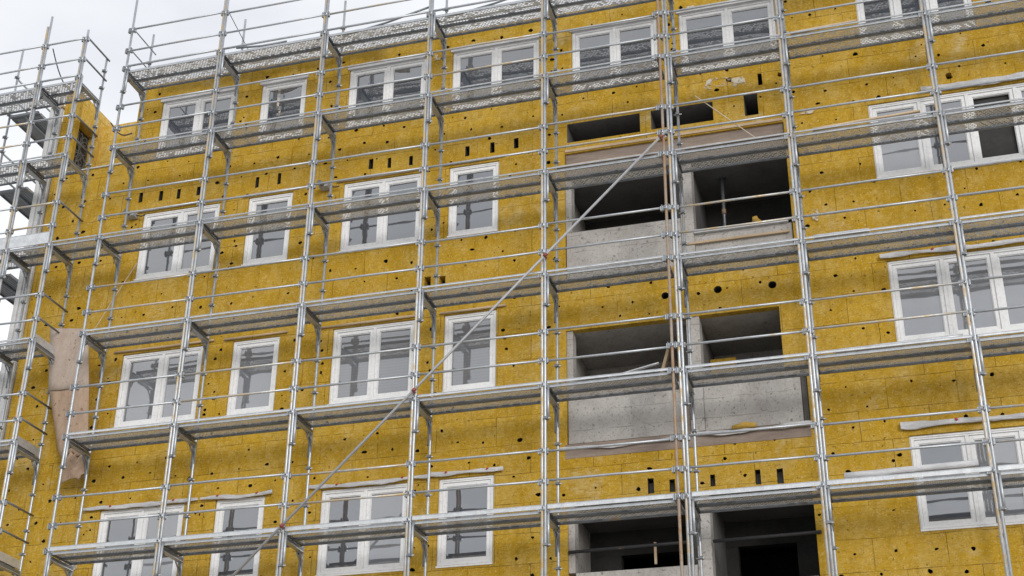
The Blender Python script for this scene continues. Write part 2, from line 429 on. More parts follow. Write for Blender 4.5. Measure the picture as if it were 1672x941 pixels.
for q in ((2.88, 8.0, .24, .15), (3.20, 7.93, .22, .13), (4.35, 5.05, .07, .16), (-5.75, 9.3, .04, .3), (-5.72, 8.85, .05, .2), (2.55, 9.75, .18, .06), (-8.9, .12, .22, .2), (-2.45, 9.6, .08, .1), (4.4, 7.1, .13, .07)): patch(*q, PATCH)

# windows
def window(x0, x1, z0, z1, n, gk):
    yf = F+.035; fw = .062
    m = MB(); D = (yf, yf+.08)
    def fr(mb, a, b, c, d, w, y, mt=PVC):
        mb.box((a, y[0], c), (a+w, y[1], d), mt); mb.box((b-w, y[0], c), (b, y[1], d), mt)
        mb.box((a+w, y[0], c), (b-w, y[1], c+w), mt); mb.box((a+w, y[0], d-w), (b-w, y[1], d), mt)
    a, b, c, d = x0+.003, x1-.003, z0+.003, z1-.003
    fr(m, a, b, c, d, fw, D)
    fr(m, a+.018, b-.018, c+.018, d-.018, .018, (yf-.012, yf-.001))     # applied stop bead
    ws = (b-a-2*fw)/n
    for k in range(1, n): m.box((a+fw+ws*k-.028, yf+.004, c+fw), (a+fw+ws*k+.028, yf+.075, d-fw), PVC)
    m.box((a+.002, yf-.055, c-.03), (b-.002, yf+.02, c-.002), PVC)
    # light-tight back sheet; its dark colour stands for the unlit room
    m.box((a, yf+.104, c), (b, yf+.112, d), HOLLOWSHADE)
    w = part(m, 'window'); 
    for k in range(n):
        s0 = a+fw+ws*k+(.03 if k else .002); s1 = a+fw+ws*(k+1)-(.03 if k < n-1 else .002)
        s = MB(); fr(s, s0, s1, c+fw+.002, d-fw-.002, .058, (yf+.022, yf+.085)); fr(s, s0+.059, s1-.059, c+fw+.061, d-fw-.061, .012, (yf+.036, yf+.08))
        part(s, 'sash', w)
        if gk == 'b' and n == 4 and k == 2: continue
        kind = GLASS
        if gk == 'c': kind = GLASSSLAT if n < 4 and x0 > -5 else GLASSBLIND
        if gk == 'd': kind = GLASS if k == 0 else GLASSBLIND
        if gk == 'b' and n == 4: kind = GLASSBLIND if k == 0 else GLASS
        p = MB(); t0 = random.uniform(-.006, .006); t1 = random.uniform(-.004, .004)
        i = p.mi(kind); yy = yf+.058
        vs = [p.bm.verts.new(q) for q in ((s0+.07, yy+t0, c+fw+.072), (s1-.07, yy-t0, c+fw+.072), (s1-.07, yy-t0+t1, d-fw-.072), (s0+.07, yy+t0+t1, d-fw-.072))]
        vb = [p.bm.verts.new(v.co+Vector((0, .018, 0))) for v in vs]
        p.bm.faces.new(vs).material_index = i; p.bm.faces.new(vb).material_index = i
        for q in range(4): p.bm.faces.new((vs[q], vs[(q+1) % 4], vb[(q+1) % 4], vb[q])).material_index = i
        part(p, 'pane', w)
for w in wins: window(*w)

# loggias: recessed rooms with parapets and pillars
def loggia(k):
    zb, zp, zt = LOG[k]; zf = zb+.05
    x0, x1 = .02, 4.01; yb = 3.0
    m = MB()
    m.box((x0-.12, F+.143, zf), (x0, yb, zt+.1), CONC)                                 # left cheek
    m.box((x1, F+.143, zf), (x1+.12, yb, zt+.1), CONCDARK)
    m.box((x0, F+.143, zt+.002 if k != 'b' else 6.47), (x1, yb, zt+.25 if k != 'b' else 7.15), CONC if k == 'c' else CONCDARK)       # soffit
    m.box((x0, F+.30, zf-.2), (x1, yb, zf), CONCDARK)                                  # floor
    part(m, 'loggia')
    m = MB()                                                                          # rear wall with door openings
    M2 = CONC if k == 'c' else HOLLOWSHADE  # upper and lowest rear walls have their shade painted near-black
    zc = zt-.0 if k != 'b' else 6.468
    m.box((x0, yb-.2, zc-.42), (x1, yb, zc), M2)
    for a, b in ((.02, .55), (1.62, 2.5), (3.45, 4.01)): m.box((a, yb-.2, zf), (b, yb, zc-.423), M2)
    m.box((x0-.1, yb+1.8, zf), (x1+.1, yb+1.9, zt), HOLLOWSHADE); m.box((x0-.1, yb+.01, zc), (x1+.1, yb+1.8, zc+.1), HOLLOWSHADE)
    m.box((x0-.1, yb+.01, zf-.1), (x1+.1, yb+1.8, zf), HOLLOWSHADE)
    m.box((x0-.2, yb+.01, zf), (x0-.1, yb+1.8, zc), HOLLOWSHADE); m.box((x1+.1, yb+.01, zf), (x1+.2, yb+1.8, zc), HOLLOWSHADE)
    part(m, 'loggia_rear_wall')
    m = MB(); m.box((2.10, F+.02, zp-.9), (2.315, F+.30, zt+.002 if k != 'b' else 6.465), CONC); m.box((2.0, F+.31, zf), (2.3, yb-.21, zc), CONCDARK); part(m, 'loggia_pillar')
    m = MB(); m.box((.063, F+.03, zp+.004), (.17, F+.25, zc-.003), CONC); part(m, 'loggia_pillar')
    # parapets
    if k == 'c':
        m = MB(); m.box((.075, F+.05, zb+.03), (2.02, F+.22, zp), CONC); part(m, 'parapet')
        m = MB(); m.box((2.32, F+.05, zb+.03), (3.86, F+.22, zp+.02), CONC); part(m, 'parapet')
        m = MB(); m.box((2.025, F+.06, zb+.03), (2.095, F+.2, zp-.02), BROWN); part(m, 'filler_or_gap_shade'); m = MB(); m.box((3.87, F+.10, zb+.03), (3.95, F+.2, zp-.02), CONCDARK); part(m, 'filler_or_gap_shade')  # second strip: dark colour stands in for the shaded gap
        m = MB(); m.box((2.32, 2.15, zf), (2.75, 2.21, 3.1), WOOL); part(m, 'wall_lining')
    elif k == 'b':
        m = MB(); m.box((.075, F+.04, zb+.02), (2.09, F+.22, zp), CONC); part(m, 'parapet')
        m = MB(); m.box((2.32, F+.05, zb+.02), (3.95, F+.22, 5.0), CONC); part(m, 'parapet')
        m = MB(); m.box((.07, F+.05, 6.472), (3.96, F+.14, 6.977), BROWN); part(m, 'lintel')
        m = MB(); m.box((.07, F-.02, 7.0), (3.96, F+.03, 7.05), WOOD); part(m, 'lintel_batten')
    else:
        m = MB(); m.box((.175, F+.05, zb+.02), (2.09, F+.22, zp), CONC); part(m, 'parapet')
        m = MB(); m.box((2.32, F+.05, zb+.02), (3.88, F+.22, zp-.3), CONC); part(m, 'parapet')
for k in 'bcd': loggia(k)
m = MB(); m.box((0.03, F-.006, 1.16), (3.96, F+.04, 1.40), BROWN); part(m, 'bare_wall_strip')
m = MB(); m.box((2.32, F-.02, 5.0), (3.9, F+.05, 5.045), ALU); part(m, 'parapet_batten')
m = MB(); m.box((2.12, F-.01, 4.80), (3.9, F+.03, 4.835), WOOD); part(m, 'parapet_batten')

# strips above the windows: wooden laths, part of the wall
def lath(x0, x1, z, mt=WOOD, h=.035):
    m = MB(); m.tube([(x0, F-.03, z), ((x0+x1)/2, F-.045, z+random.uniform(-.01, .01)), (x1, F-.03, z+.01)], h*.6, mt, 6, wob=.15); part(m, 'head_batten')
for r in [(-8.55, -6.6, 7.10), (-4.35, -2.5, 7.10), (-2.25, -1.05, 7.12), (-6.3, -5.1, 7.09), (-8.6, -6.55, 4.08), (-6.35, -5.1, 4.07), (-4.45, -2.5, 4.07), (-2.2, -1.0, 4.06)]:
    lath(*r)
for (x0, x1, z0, z1, n, gk) in wins:
    if gk == 'a':
        m = MB(); m.box((x0-.03, F-.03, z1-.03), (x1+.03, F+.03, z1+.03), FILM); part(m, 'head_flashing')

# ------------------------------------------------------------------ rolled protective film over window heads and loggia ledges
def film(x0, x1, z, lab, r=.05, sag=.02, dots=True, y=F-.06):
    n = 44; pts = []; rs = []
    for i in range(n+1):
        t = i/n; x = x0+(x1-x0)*t
        pts.append((x, y+.014*noise.noise(Vector((x*3, z, 0))), z+.03*noise.noise(Vector((x*1.7, z*3, 5)))-sag*math.sin(PI*t)))
        rs.append(r*(.75+.5*abs(noise.noise(Vector((x*2.3, z, 9))))))
    e = empty('rolled_film', lab, 'plastic film', pts[0], 'rolled films over openings')
    m = MB(); i = m.mi(FILM); nr = 11; rows = []
    for k in range(n+1):
        p = Vector(pts[k]); ring = []
        for q in range(nr):
            an = 2*PI*q/nr; hgt = r*.8*(.85+.6*noise.noise(Vector((p.x*2.1, z, 9)))); dep = r*.3
            f = 1+.35*noise.noise(Vector((p.x*6, q*1.7, z*3)))
            ring.append(m.bm.verts.new(p+Vector((0, math.cos(an)*dep*f, math.sin(an)*hgt*f))))
        rows.append(ring)
    for k in range(n):
        for q in range(nr): m.bm.faces.new((rows[k][q], rows[k][(q+1) % nr], rows[k+1][(q+1) % nr], rows[k+1][q])).material_index = i
    m.bm.faces.new(rows[0]).material_index = i; m.bm.faces.new(rows[-1]).material_index = i
    o = m.build('film_sheet', e); o.location = -Vector(pts[0])
    if dots:
        for t in (.25, .8):
            k = int(t*n); m = MB(); p = Vector(pts[k]); q = Vector(pts[k+1]); d = (q-p).normalized()*.025
            m.tube([p-d*.7+Vector((0, -r*.35, .01)), p+d*.5+Vector((0, -r*.4, .03))], [r*.35, r*.28], REDTAPE, 7); o = m.build('tape', e); o.location = -Vector(pts[0])
film(-8.75, -6.5, 1.05, 'white film rolled above lowest window in leftmost double-window column')
film(-6.45, -5.1, 1.05, 'white film rolled above lowest narrow window, second window column from left')
film(-4.45, -2.3, 1.06, 'crumpled white film rolled above lowest double window left of the loggias')
film(-2.3, -1.0, 1.09, 'white film rolled above lowest narrow window beside the loggias')
film(5.3, 8.6, 4.10, 'long grey-white film roll above third-row window at right edge', .06)
film(5.3, 8.6, 1.17, 'wrinkled white film roll above lowest window at right edge', .07)
film(6.3, 8.6, 7.16, 'wide white film bundle above second-row window at right edge', .08, dots=False)
film(-.05, 2.05, 1.33, 'white film rolled along ledge below left middle loggia parapet', .03, .03, False, F-.05)
film(2.1, 3.99, 1.36, 'white film rolled along ledge below right middle loggia parapet', .045, .02, False, F-.06)
film(.05, 2.0, .40, 'thin film sagging from head of the lowest left loggia', .02, .04, False)

# ------------------------------------------------------------------ scaffold
def mesh_coupler():
    m = MB(); m.tube([(0, 0, -.035), (0, 0, .035)], .038, STEEL, 10)
    m.box((.036, -.018, -.05), (.085, .018, .03), STEEL); m.box((-.085, -.018, -.05), (-.036, .018, .03), STEEL)
    m.box((.05, -.03, -.062), (.066, .03, .05), DARKSTEEL); m.box((-.066, -.03, -.062), (-.05, .03, .05), DARKSTEEL)
    m.tube([(0, -.03, 0), (0, -.075, 0)], .012, DARKSTEEL, 6); return m.mesh('coupler')
COUP = mesh_coupler()
def mesh_clamp():
    m = MB(); m.tube([(0, 0, -.022), (0, 0, .022)], .038, DARKSTEEL, 8)
    m.tube([(-.07, -.01, 0), (.07, -.01, 0)], .011, STEEL, 6); m.box((-.03, -.06, -.02), (.03, -.03, .02), DARKSTEEL); return m.mesh('clamp')
CLAMP = mesh_clamp()
def mesh_transom():
    m = MB(); m.box((-.03, .03, -.07), (.03, DIN-.03, -.012), DARKSTEEL)
    m.box((-.045, .03, -.085), (.045, DIN-.03, -.072), STEEL); return m.mesh('transom')
TRANS = mesh_transom()
def mesh_gusset(k):
    m = MB()
    if k < 2:
        q = -1 if k else 1
        m.tube([(q*.004, DIN, -.5), (q*.012, DIN-.015, -.33), (q*.02, DIN-.06, -.2), (q*.025, DIN-.17, -.10)], .013, DARKSTEEL, 6)
    else: m.tube([(0, 0, -.42), (0, .02, -.3), (0, .07, -.18), (0, .16, -.1)], .013, DARKSTEEL, 6)
    return m.mesh('corner_brace')
GUSS = [mesh_gusset(k) for k in range(3)]

def upright(x, lab, top, inner_top, double=True, levels=(1, 2, 3, 4, 5, 6), stub=True, inner=True, side_x=None, dirs=1):
    e = empty('scaffold_upright', lab, 'scaffold upright', (x, 0, GZ), 'uprights of the facade scaffold')
    O = (0, 0, -GZ)
    m = MB(); m.tube([(0, 0, GZ), (0, 0, top)], TR, STEEL, 12); m.build('outer_tube', e, O)
    if double:
        m = MB(); m.tube([(-.051, -.004, GZ+.4), (-.051+random.uniform(-.006, .006), -.004, top-.25)], TR*.97, POST, 12); m.build('guard_post', e, O)
    if inner:
        m = MB(); m.tube([(0, DIN, GZ), (0, DIN, inner_top)], TR, STEEL, 10); m.build('inner_tube', e, O)
    m = MB(); m.box((-.08, -.08, GZ), (.08, .08, GZ+.015), DARKSTEEL); m.box((-.08, DIN-.08, GZ), (.08, DIN+.08, GZ+.015), DARKSTEEL); m.build('base_plate', e, O)
    for l in levels:
        z = LV[l]
        if l <= 6:
            o = link('transom', TRANS, e, (0, 0, z-TH[l]-.045-GZ))
            [link('corner_brace', q, e, (0, 0, z-TH[l]-.045-GZ)) for q in GUSS]
        if stub:
            m = MB(); m.tube([(.047, 0, z-.62), (.047, 0, z-.04)], TR*.85, STEEL, 10); m.build('joint_sleeve', e, O)
            m = MB(); m.tube([(-.035, DIN, z-.55), (-.035, DIN, z-.12)], TR*.8, DARKSTEEL, 8); m.build('joint_sleeve', e, O)
            link('clamp', CLAMP, e, (.02, 0, z-.60-GZ))
        xo = -.03 if double else 0
        for dz in (-.03, RA, RB):
            if z+dz < top-.05: link('coupler', COUP, e, (xo, 0, z+dz-GZ))
        if inner and z+.9 < inner_top:
            link('clamp', CLAMP, e, (0, DIN, z+.62-GZ)); link('clamp', CLAMP, e, (0, DIN, z+.2-GZ))
        link('clamp', CLAMP, e, (0, DIN, z-.75-GZ))
    return e
TH = {1: .08, 2: .0, 3: .0, 4: .01, 5: .02, 6: .05}
RA, RB = .40, .90
names = {1: 'upright left of leftmost double windows, first right of the gap', 2: 'upright crossing right edge of leftmost double windows',
         3: 'upright between narrow second-column windows and third-column double windows', 4: 'upright crossing right edge of third-column double windows, left of diagonal brace joint',
         5: 'upright on yellow wall just left of the loggias', 7: 'upright at right edge of the loggias', 8: 'upright crossing the large windows near right edge',
         9: 'upright beyond the large right-hand windows'}
upright(XA, 'tall tube upright outside white corner trim at far left, highest free tip', 11.45, 10.0)
upright(XB, 'upright right of white corner trim, ending left bay with short top', 10.92, 10.75)
upright(SX[1], names[1], 13.2, 11.15, double=False)
for i in (2, 3, 4, 5, 7, 8, 9): upright(SX[i], names[i], 13.4, 11.1 if i < 5 else 11.0)
e = upright(X6B, 'silver upright between the two loggia openings, right of rusty tube', 13.4, 11.0)
# rusty extra tube
e = empty('rusty_tube', 'rust brown tube upright between loggia openings, left of silver upright', 'scaffold upright', (SX[6], -.03, GZ))
m = MB(); m.tube([(0, 0, 0), (-.01, 0, 9.0), (.035, 0, 13.4-GZ)], TR, RUSTY, 12); m.build('tube', e)
for l, z in LV.items():
    for dz in (-.03, RA, RB): link('coupler', COUP, e, (-.005, 0, z+dz-GZ))

ORD = {1: 'top', 2: 'second-highest', 3: 'third-highest', 4: 'fourth-highest', 5: 'fifth-highest', 6: 'lowest visible'}
BAYS = [('in far-left bay at the photo edge', -12.63, XA, 0), ('in narrow bay at white corner trim', XA, XB, 0),
        ('before leftmost double-window column', SX[1], SX[2], 1), ('before leftmost narrow-window column', SX[2], SX[3], 1),
        ('before third-column double windows', SX[3], SX[4], 1), ('before narrow windows beside the loggias', SX[4], SX[5], 1),
        ('before left loggia openings', SX[5], SX[6], 1), ('before right loggia openings', X6B, SX[7], 1),
        ('before bare wool right of loggias', SX[7], SX[8], 1), ('before windows at right photo edge', SX[8], SX[9], 1)]
WINGPLANK = mat_steel('grey_deck_plank', base=(.40, .42, .44), rust=.6, metallic=.3, rough=.55)
def plank_mesh(L, w, solid=False):
    m = MB(); a, b = .02, L-.02
    m.box((a, .012, -.006), (b, w-.012, -.003), WINGPLANK if solid else PERF)
    if solid:
        for k in range(1, 6): m.box((a, w*k/6-.008, -.016), (b, w*k/6+.008, -.0065), WINGPLANK)
    for y0, y1 in ((0, .008), (w-.008, w)): m.box((a, y0, -.05), (b, y1, 0), STEEL if y0 == 0 else DARKSTEEL)
    m.box((a, .0085, -.05), (b, .022, -.045), DARKSTEEL); m.box((a, w-.022, -.05), (b, w-.0085, -.045), DARKSTEEL)
    for x in (a, b-.035): m.box((x, .009, -.043), (x+.035, w-.009, -.012), DARKSTEEL)
    return m.mesh('plank')
PC = {}
def get(L, w, kind):
    k = (round(L, 3), w, kind)
    if k not in PC:
        if kind != 'toe': PC[k] = plank_mesh(L, w, kind == 'solid')
        else:
            m = MB(); m.box((.04, -.032, 0), (L-.04, -.012, w), ALU); m.box((.04, -.036, w+.0005), (L-.04, -.006, w+.008), STEEL)
            PC[k] = m.mesh('toe_board')
    return PC[k]
def deck(x0, x1, l, where, toe=None, group='platform decks of the scaffold'):
    z = LV[l]-TH[l]; L = x1-x0
    e = empty('scaffold_deck', f'{ORD[l]} perforated steel platform deck {where}', 'scaffold deck', (x0, 0, z), group)
    w = .31 if l == 1 else .30
    link('plank', get(L, w, 'plank'), e, (0, .015, 0)); link('plank', get(L, w, 'plank'), e, (0, .035+w, 0))
    th = toe or (TH[l]+.012 if l > 1 else 0)
    if l == 1:
        m = MB(); m.tube([(.04, -.012, .09), (L-.04, -.012, .09)], TR*.9, STEEL, 8); m.build('toe_rail', e)
    if th: link('toe_board', get(L, th, 'toe'), e, (0, 0, .003))
    return e
RC = {}
def rail(x0, x1, z, y, lab, r=.0195, mt=STEEL, sag=.0):
    L = x1-x0; k = (round(L, 2), mt.name)
    if k not in RC:
        m = MB(); m.tube([(0, 0, 0), (L*.5, .003, -.004), (L, 0, 0)], r, mt, 10); RC[k] = m.mesh('guard_rail')
    o = link('guard_rail', RC[k], None, (x0, y, z)); o.rotation_euler = (random.uniform(0, 6), 0, 0)
    return tag(o, lab, 'guard rail', 'guard rails of the scaffold')
for bi, (where, x0, x1, _) in enumerate(BAYS):
    for l in LV:
        if bi == 1 and l == 6: pass
        deck(x0, x1, l, where, toe=(.24 if (bi <= 1 and l == 3) else None))
        for dz, nm in ((RA, 'lower'), (RB, 'upper')):
            mt = POST if (bi*7+l*3+int(dz*10)) % 5 == 0 else STEEL
            a = x0+.05+(random.uniform(-.02, .02)); b = x1-.05+(random.uniform(-.02, .02))
            if bi >= 2 or True:
                rail(a, b, LV[l]+dz+random.uniform(-.02, .02), -.012, f'{nm} guard rail above {ORD[l]} deck {where}', mt=mt)
deck(XB, SX[1], 3, 'bridging the gap right of corner bay', group='platform decks of the scaffold')
# end guards run into depth
def endrail(x, z, lab, y0=0, y1=1.0, r=.019, mt=DARKSTEEL):
    m = MB(); m.tube([(0, 0, 0), (0, y1-y0, 0)], r, mt, 8); o = m.build('end_rail', None, (x, y0, z))
    return tag(o, lab, 'guard rail', 'end rails closing the scaffold bays')
for l in LV:
    for dz, nm in ((.42, 'lower'), (.92, 'upper')):
        if l == 3 and dz < .5: continue
        endrail(XB+.03, LV[l]+dz, f'{nm} end rail above {ORD[l]} deck, closing corner bay at the gap', 0, DIN+.06)
endrail(SX[1]+.05, LV[1]+RA, 'thin lower end rail at left end of top deck, right of gap', 0, DIN+.25, .012)
endrail(SX[1]+.05, LV[1]+RB, 'thin upper end rail at left end of top deck, right of gap', 0, DIN+.1, .012)
for l in (4, 5, 6):
    m = MB(); m.box((-.02, .02, -.02), (.005, DIN, .13), ALU); o = m.build('end_toe_board', None, (XB, 0, LV[l]-TH[l]))
    tag(o, f'end toe board closing {ORD[l]} corner deck beside the gap', 'toe board', 'end toe boards')

# wing round the left side of the building
WX0, WX1 = -11.74, -11.02
for k, y in enumerate((.80, 2.87, 4.94)):
    e = empty('scaffold_upright', ['wing upright with free tip at the far-left photo edge', 'wing upright farther back behind far-left decks', 'rearmost wing upright along the building side'][k], 'scaffold upright', (WX0, y, GZ), 'uprights of the facade scaffold')
    m = MB(); m.tube([(0, 0, 0), (0, 0, 11.45-GZ if k == 0 else 10.9-GZ)], TR, STEEL, 10); m.build('outer_tube', e)
    for l, z in LV.items():
        m = MB(); m.box((.03, -.03, -.1), (WX1-WX0-.03, .03, -.04), DARKSTEEL); m.build('transom', e, (0, 0, z-GZ-.03))
        for dz in (RA, RB, -.05, -.6): link('clamp', CLAMP, e, (0, 0, z+dz-GZ))
for l in LV:
    for k, (y0, y1) in enumerate(((.82, 2.87), (2.87, 4.94))):
        z = LV[l]-TH[l]-.01
        e = empty('scaffold_deck', f'{ORD[l]} side wing deck along building side, {["nearer", "farther"][k]} bay', 'scaffold deck', (WX1, y0, z), 'side wing decks')
        e.rotation_euler = (0, 0, PI/2)
        link('plank', get(y1-y0, .33, 'solid'), e, (0, .0, 0)); link('plank', get(y1-y0, .33, 'solid'), e, (0, .355, 0))
        for dz, nm in ((RA, 'lower'), (RB, 'upper')):
            m = MB(); m.tube([(0, 0, 0), (0, y1-y0, 0)], TR*.9, STEEL, 8)
            tag(m.build('guard_rail', None, (WX0-.03, y0, LV[l]+dz)), f'{nm} side wing rail above {ORD[l]} wing deck, {["nearer", "farther"][k]} bay', 'guard rail', 'side wing rails')

# inner rails above the top deck
for (a, b, w) in ((SX[2], SX[3], 'leftmost narrow-window column'), (SX[3], SX[4], 'third-column double windows'), (SX[4], SX[5], 'narrow windows beside the loggias')):
    m = MB(); m.tube([(a, DIN, 10.12), ((a+b)/2, DIN+.02, 10.17), (b, DIN, 10.16)], .02, DARKSTEEL, 8)
    tag(m.build('inner_rail'), f'inner rail along roof edge behind top deck, above {w}', 'guard rail', 'inner rails at the roof edge')

# diagonal brace with red couplers
a = Vector((2.04, -.10, 6.25)); b = Vector((-4.88, -.10, -.545)); d = (b-a).normalized()
e = empty('diagonal_brace', 'long grey diagonal brace tube crossing four bays from rusty upright down left', 'brace', b+d*1.6)
m = MB(); m.tube([a-d*.12-e.location, b+d*1.6-e.location], TR*.92, MIDSTEEL, 12); m.build('tube', e)
for x in (2.03, .03, -2.17, -4.30):
    t = (x-a.x)/d.x; p = a+d*t
    m = MB(); m.tube([-d*.035, d*.035], .031, RED, 10); m.tube([(0, .0, -.03), (0, .05, -.03), (0, .08, -.01)], .016, RED, 6); m.build('coupler', e, p-e.location)

# ------------------------------------------------------------------ loose things
# torn brown boards hanging at the gap
def sheet(name, P, th, mt, parent, wav=.02, loc=None):
    m = MB(); i = m.mi(mt); nu, nv = len(P[0]), len(P)
    fr = [[m.bm.verts.new(p) for p in r] for r in P]; bk = [[m.bm.verts.new(Vector(p)+Vector((0, th, 0))) for p in r] for r in P]
    for r in range(nv-1):
        for c in range(nu-1):
            for G in (fr, bk):
                f = m.bm.faces.new((G[r][c], G[r][c+1], G[r+1][c+1], G[r+1][c])); f.material_index = i; f.smooth = True
    ring = [(0, c) for c in range(nu)]+[(r, nu-1) for r in range(1, nv)]+[(nv-1, c) for c in range(nu-2, -1, -1)]+[(r, 0) for r in range(nv-2, 0, -1)]
    for k in range(len(ring)):
        (a1, a2), (b1, b2) = ring[k], ring[(k+1) % len(ring)]
        m.bm.faces.new((fr[a1][a2], fr[b1][b2], bk[b1][b2], bk[a1][a2])).material_index = i
    return m.build(name, parent, loc)
BO = Vector((-9.2, .66, 1.5))
e = empty('torn_board', 'torn pinkish brown board hanging in gap by white corner trim, curled lower end', 'board', BO)
def grid(tl, tr, br, bl, nu, nv, fy):
    P = []
    for r in range(nv):
        v = r/(nv-1); row = []
        for c in range(nu):
            u = c/(nu-1); x = (tl[0]*(1-u)+tr[0]*u)*(1-v)+(bl[0]*(1-u)+br[0]*u)*v; z = (tl[1]*(1-u)+tr[1]*u)*(1-v)+(bl[1]*(1-u)+br[1]*u)*v
            row.append(Vector((x, .66+fy(u, v), z))-BO)
        P.append(row)
    return P
sheet('upper_board', grid((-9.77, 4.54), (-8.95, 4.42), (-8.745, 3.22), (-9.58, 3.25), 7, 10, lambda u, v: .008*math.sin(u*7)), .012, BOARD, e)
P = grid((-9.585, 3.30), (-8.75, 3.27), (-8.62, 1.98), (-9.20, 2.02), 9, 14, lambda u, v: .016+.02*math.sin(u*6+v*3)+.06*v*v)
for c in range(9): P[-1][c].z += random.uniform(-.12, .06); P[-2][c].z += random.uniform(-.03, .03)
sheet('lower_board', P, .012, BOARDTAN, e)
P = []
for r in range(8):
    P.append([Vector((-9.10+.46*c/8+random.uniform(-.03, .03), .74+.05*math.sin(c*1.3+r)+random.uniform(-.02, .02), 2.0-.5*r/7+random.uniform(-.05, .05)))-BO for c in range(9)])
sheet('curled_scrap', P, .01, BOARDTAN, e)

# white foil over the roof edge
P = []
for r in range(7):
    P.append([Vector((-8.25+c*.2, .71+.05*noise.noise(Vector((c*.5, r*.8, 1)))-(.03 if r else 0), 10.24-r*.05*(1+.5*noise.noise(Vector((c*.3, 3, 2))))+.03*noise.noise(Vector((c*.6, r*.5, 4))))) for c in range(26)])
o = sheet('roof_foil', P, .015, TARP, None); tag(o, 'crumpled white foil draped along roof edge behind top deck, above leftmost windows', 'foil')
for k, (a, b, w) in enumerate((((-6.3, .2, 9.95), (-5.3, .35, 10.02), 'short loose tube lying on top deck near second upright'), ((-4.1, .3, 9.86), (-2.25, .1, 10.02), 'bent loose tube on top deck above third-column double windows'), ((-2.0, .35, 9.9), (-.1, .2, 10.1), 'long loose tube on top deck above narrow windows beside loggias'))):
    a = Vector(a); b = Vector(b); m = MB(); m.tube([(0, 0, 0), (b-a)*.5+Vector((0, 0, -.03)), b-a], .02, DARKSTEEL, 8); tag(m.build('loose_tube', None, a), w, 'tube', 'loose tubes on the top deck')

# loose planks and strips on decks
def loose(x0, x1, y, z, lab, mt, w=.05, h=.05, tilt=0.0):
    m = MB(); L = x1-x0; n = 8
    P = [[Vector((L*c/n, 0, .0+tilt*c/n+h*(1-r)+.008*noise.noise(Vector((c, r, x0))))) for c in range(n+1)] for r in range(2)]
    o = sheet('loose_strip', P, w, mt, None, loc=(x0, y, z)); return tag(o, lab, 'plank', 'loose strips on the decks')
loose(4.45, 6.3, -.03, LV[6]+.02, 'long white strip resting on lowest visible deck right of loggias', FILM, .08, .09, .03)
loose(4.5, 6.35, .02, LV[5]+.0, 'grey-white strip lying on fifth-highest deck right of loggias', ALU, .07, .05, .03)
loose(4.35, 5.2, .0, LV[4]+.01, 'short pale strip on fourth-highest deck right of loggias', ALU, .06, .05)
loose(4.5, 6.2, -.02, LV[3]+.01, 'wood-edged white strip on third-highest deck right of loggias', WOOD, .05, .04, .05)
loose(4.3, 5.4, -.02, LV[2]+.01, 'wooden strip on second-highest deck right of loggias', WOOD, .05, .035, .03)
loose(.2, 1.9, .0, LV[3]+.02, 'wooden batten on third-highest deck before left loggia', WOOD, .05, .035)
loose(2.4, 4.0, .0, LV[3]+.02, 'pale plank on third-highest deck before right loggia', WOOD, .12, .03)
loose(1.0, 1.8, .1, LV[5]+.02, 'pale tilted strip leaning on fifth-highest deck before left loggia', ALU, .05, .02, .16)
m = MB(); m.tube([(0, 0, 0), (.03, 0, .04), (.01, .01, .09), (.05, 0, .10)], [.05, .07, .05, .03], FOAM, 7, wob=.3)
tag(m.build('foam_lump', None, (3.35, F-.01, 5.045)), 'yellow foam lump on right loggia parapet batten', 'foam')
m = MB(); m.tube([(0, 0, 0), (.2, 0, .02), (.38, .01, .0)], [.04, .055, .04], FOAM, 7, wob=.3)
tag(m.build('wool_scrap', None, (2.75, F-.07, 1.40)), 'yellow wool scrap on ledge below right middle loggia parapet', 'foam')
# grey fittings on the wall at the window head
def fitting(x, z, lab):
    e = empty('wall_fitting', lab, 'fitting', (x, F-.02, z), 'grey fittings on the wall')
    m = MB(); m.box((-.10, -.16, -.05), (.08, 0, .05), GREYBOX); m.build('housing', e)
    m = MB(); m.tube([(-.02, -.16, 0), (-.05, -.26, -.02)], [.045, .055], DARKSTEEL, 9); m.build('nozzle', e)
    m = MB(); m.tube([(.08, -.05, .0), (.2, -.07, -.05), (.28, -.06, -.03)], .012, DARKCORD, 6); m.build('lead', e)
fitting(-8.62, 7.0, 'grey spotlight-like fitting left of second-row leftmost window')
fitting(-4.55, 7.0, 'grey bracket fitting left of second-row third-column window')
# cords
def cord(pts, lab, mt=CORD, r=.008):
    o = pts[0]; m = MB(); m.tube([Vector(p)-Vector(o) for p in pts], r, mt, 6); tag(m.build('hanging_cord', None, o), lab, 'cord', 'hanging cords')
def sagline(a, b, s, n=10): return [Vector(a).lerp(Vector(b), i/n)-Vector((0, 0, s*math.sin(PI*i/n))) for i in range(n+1)]
cord(sagline((2.62, .05, 7.05), (3.70, .05, 5.90), .0), 'pale cord slanting across the upper right loggia opening')
cord(sagline((-8.35, 1.02, 5.9), (-9.2, .9, 4.05), -.05), 'pale cord slanting from second-row leftmost window to the gap')
cord([(-6.55, .95, 5.6), (-6.56, .95, 5.3), (-6.60, .95, 4.9), (-6.58, .95, 4.55), (-6.63, .95, 4.5)], 'pale cord hanging below second-row leftmost window')
cord(sagline((-10.45, .1, 10.7), (-10.2, .4, 9.9), .08), 'dark short cable hanging from rail at far-left top deck', DARKCORD, .012)
cord(sagline((-9.35, .9, 9.2), (-8.72, .75, 8.75), .15), 'dark cable loop at the gap near terrace back wall', DARKCORD, .014)
cord(sagline((SX[2]+.05, 0, LV[1]+.9), (SX[2]+.15, DIN, LV[1]+.5), .0), 'thin cable at top deck between second upright and roof edge', DARKCORD, .008)
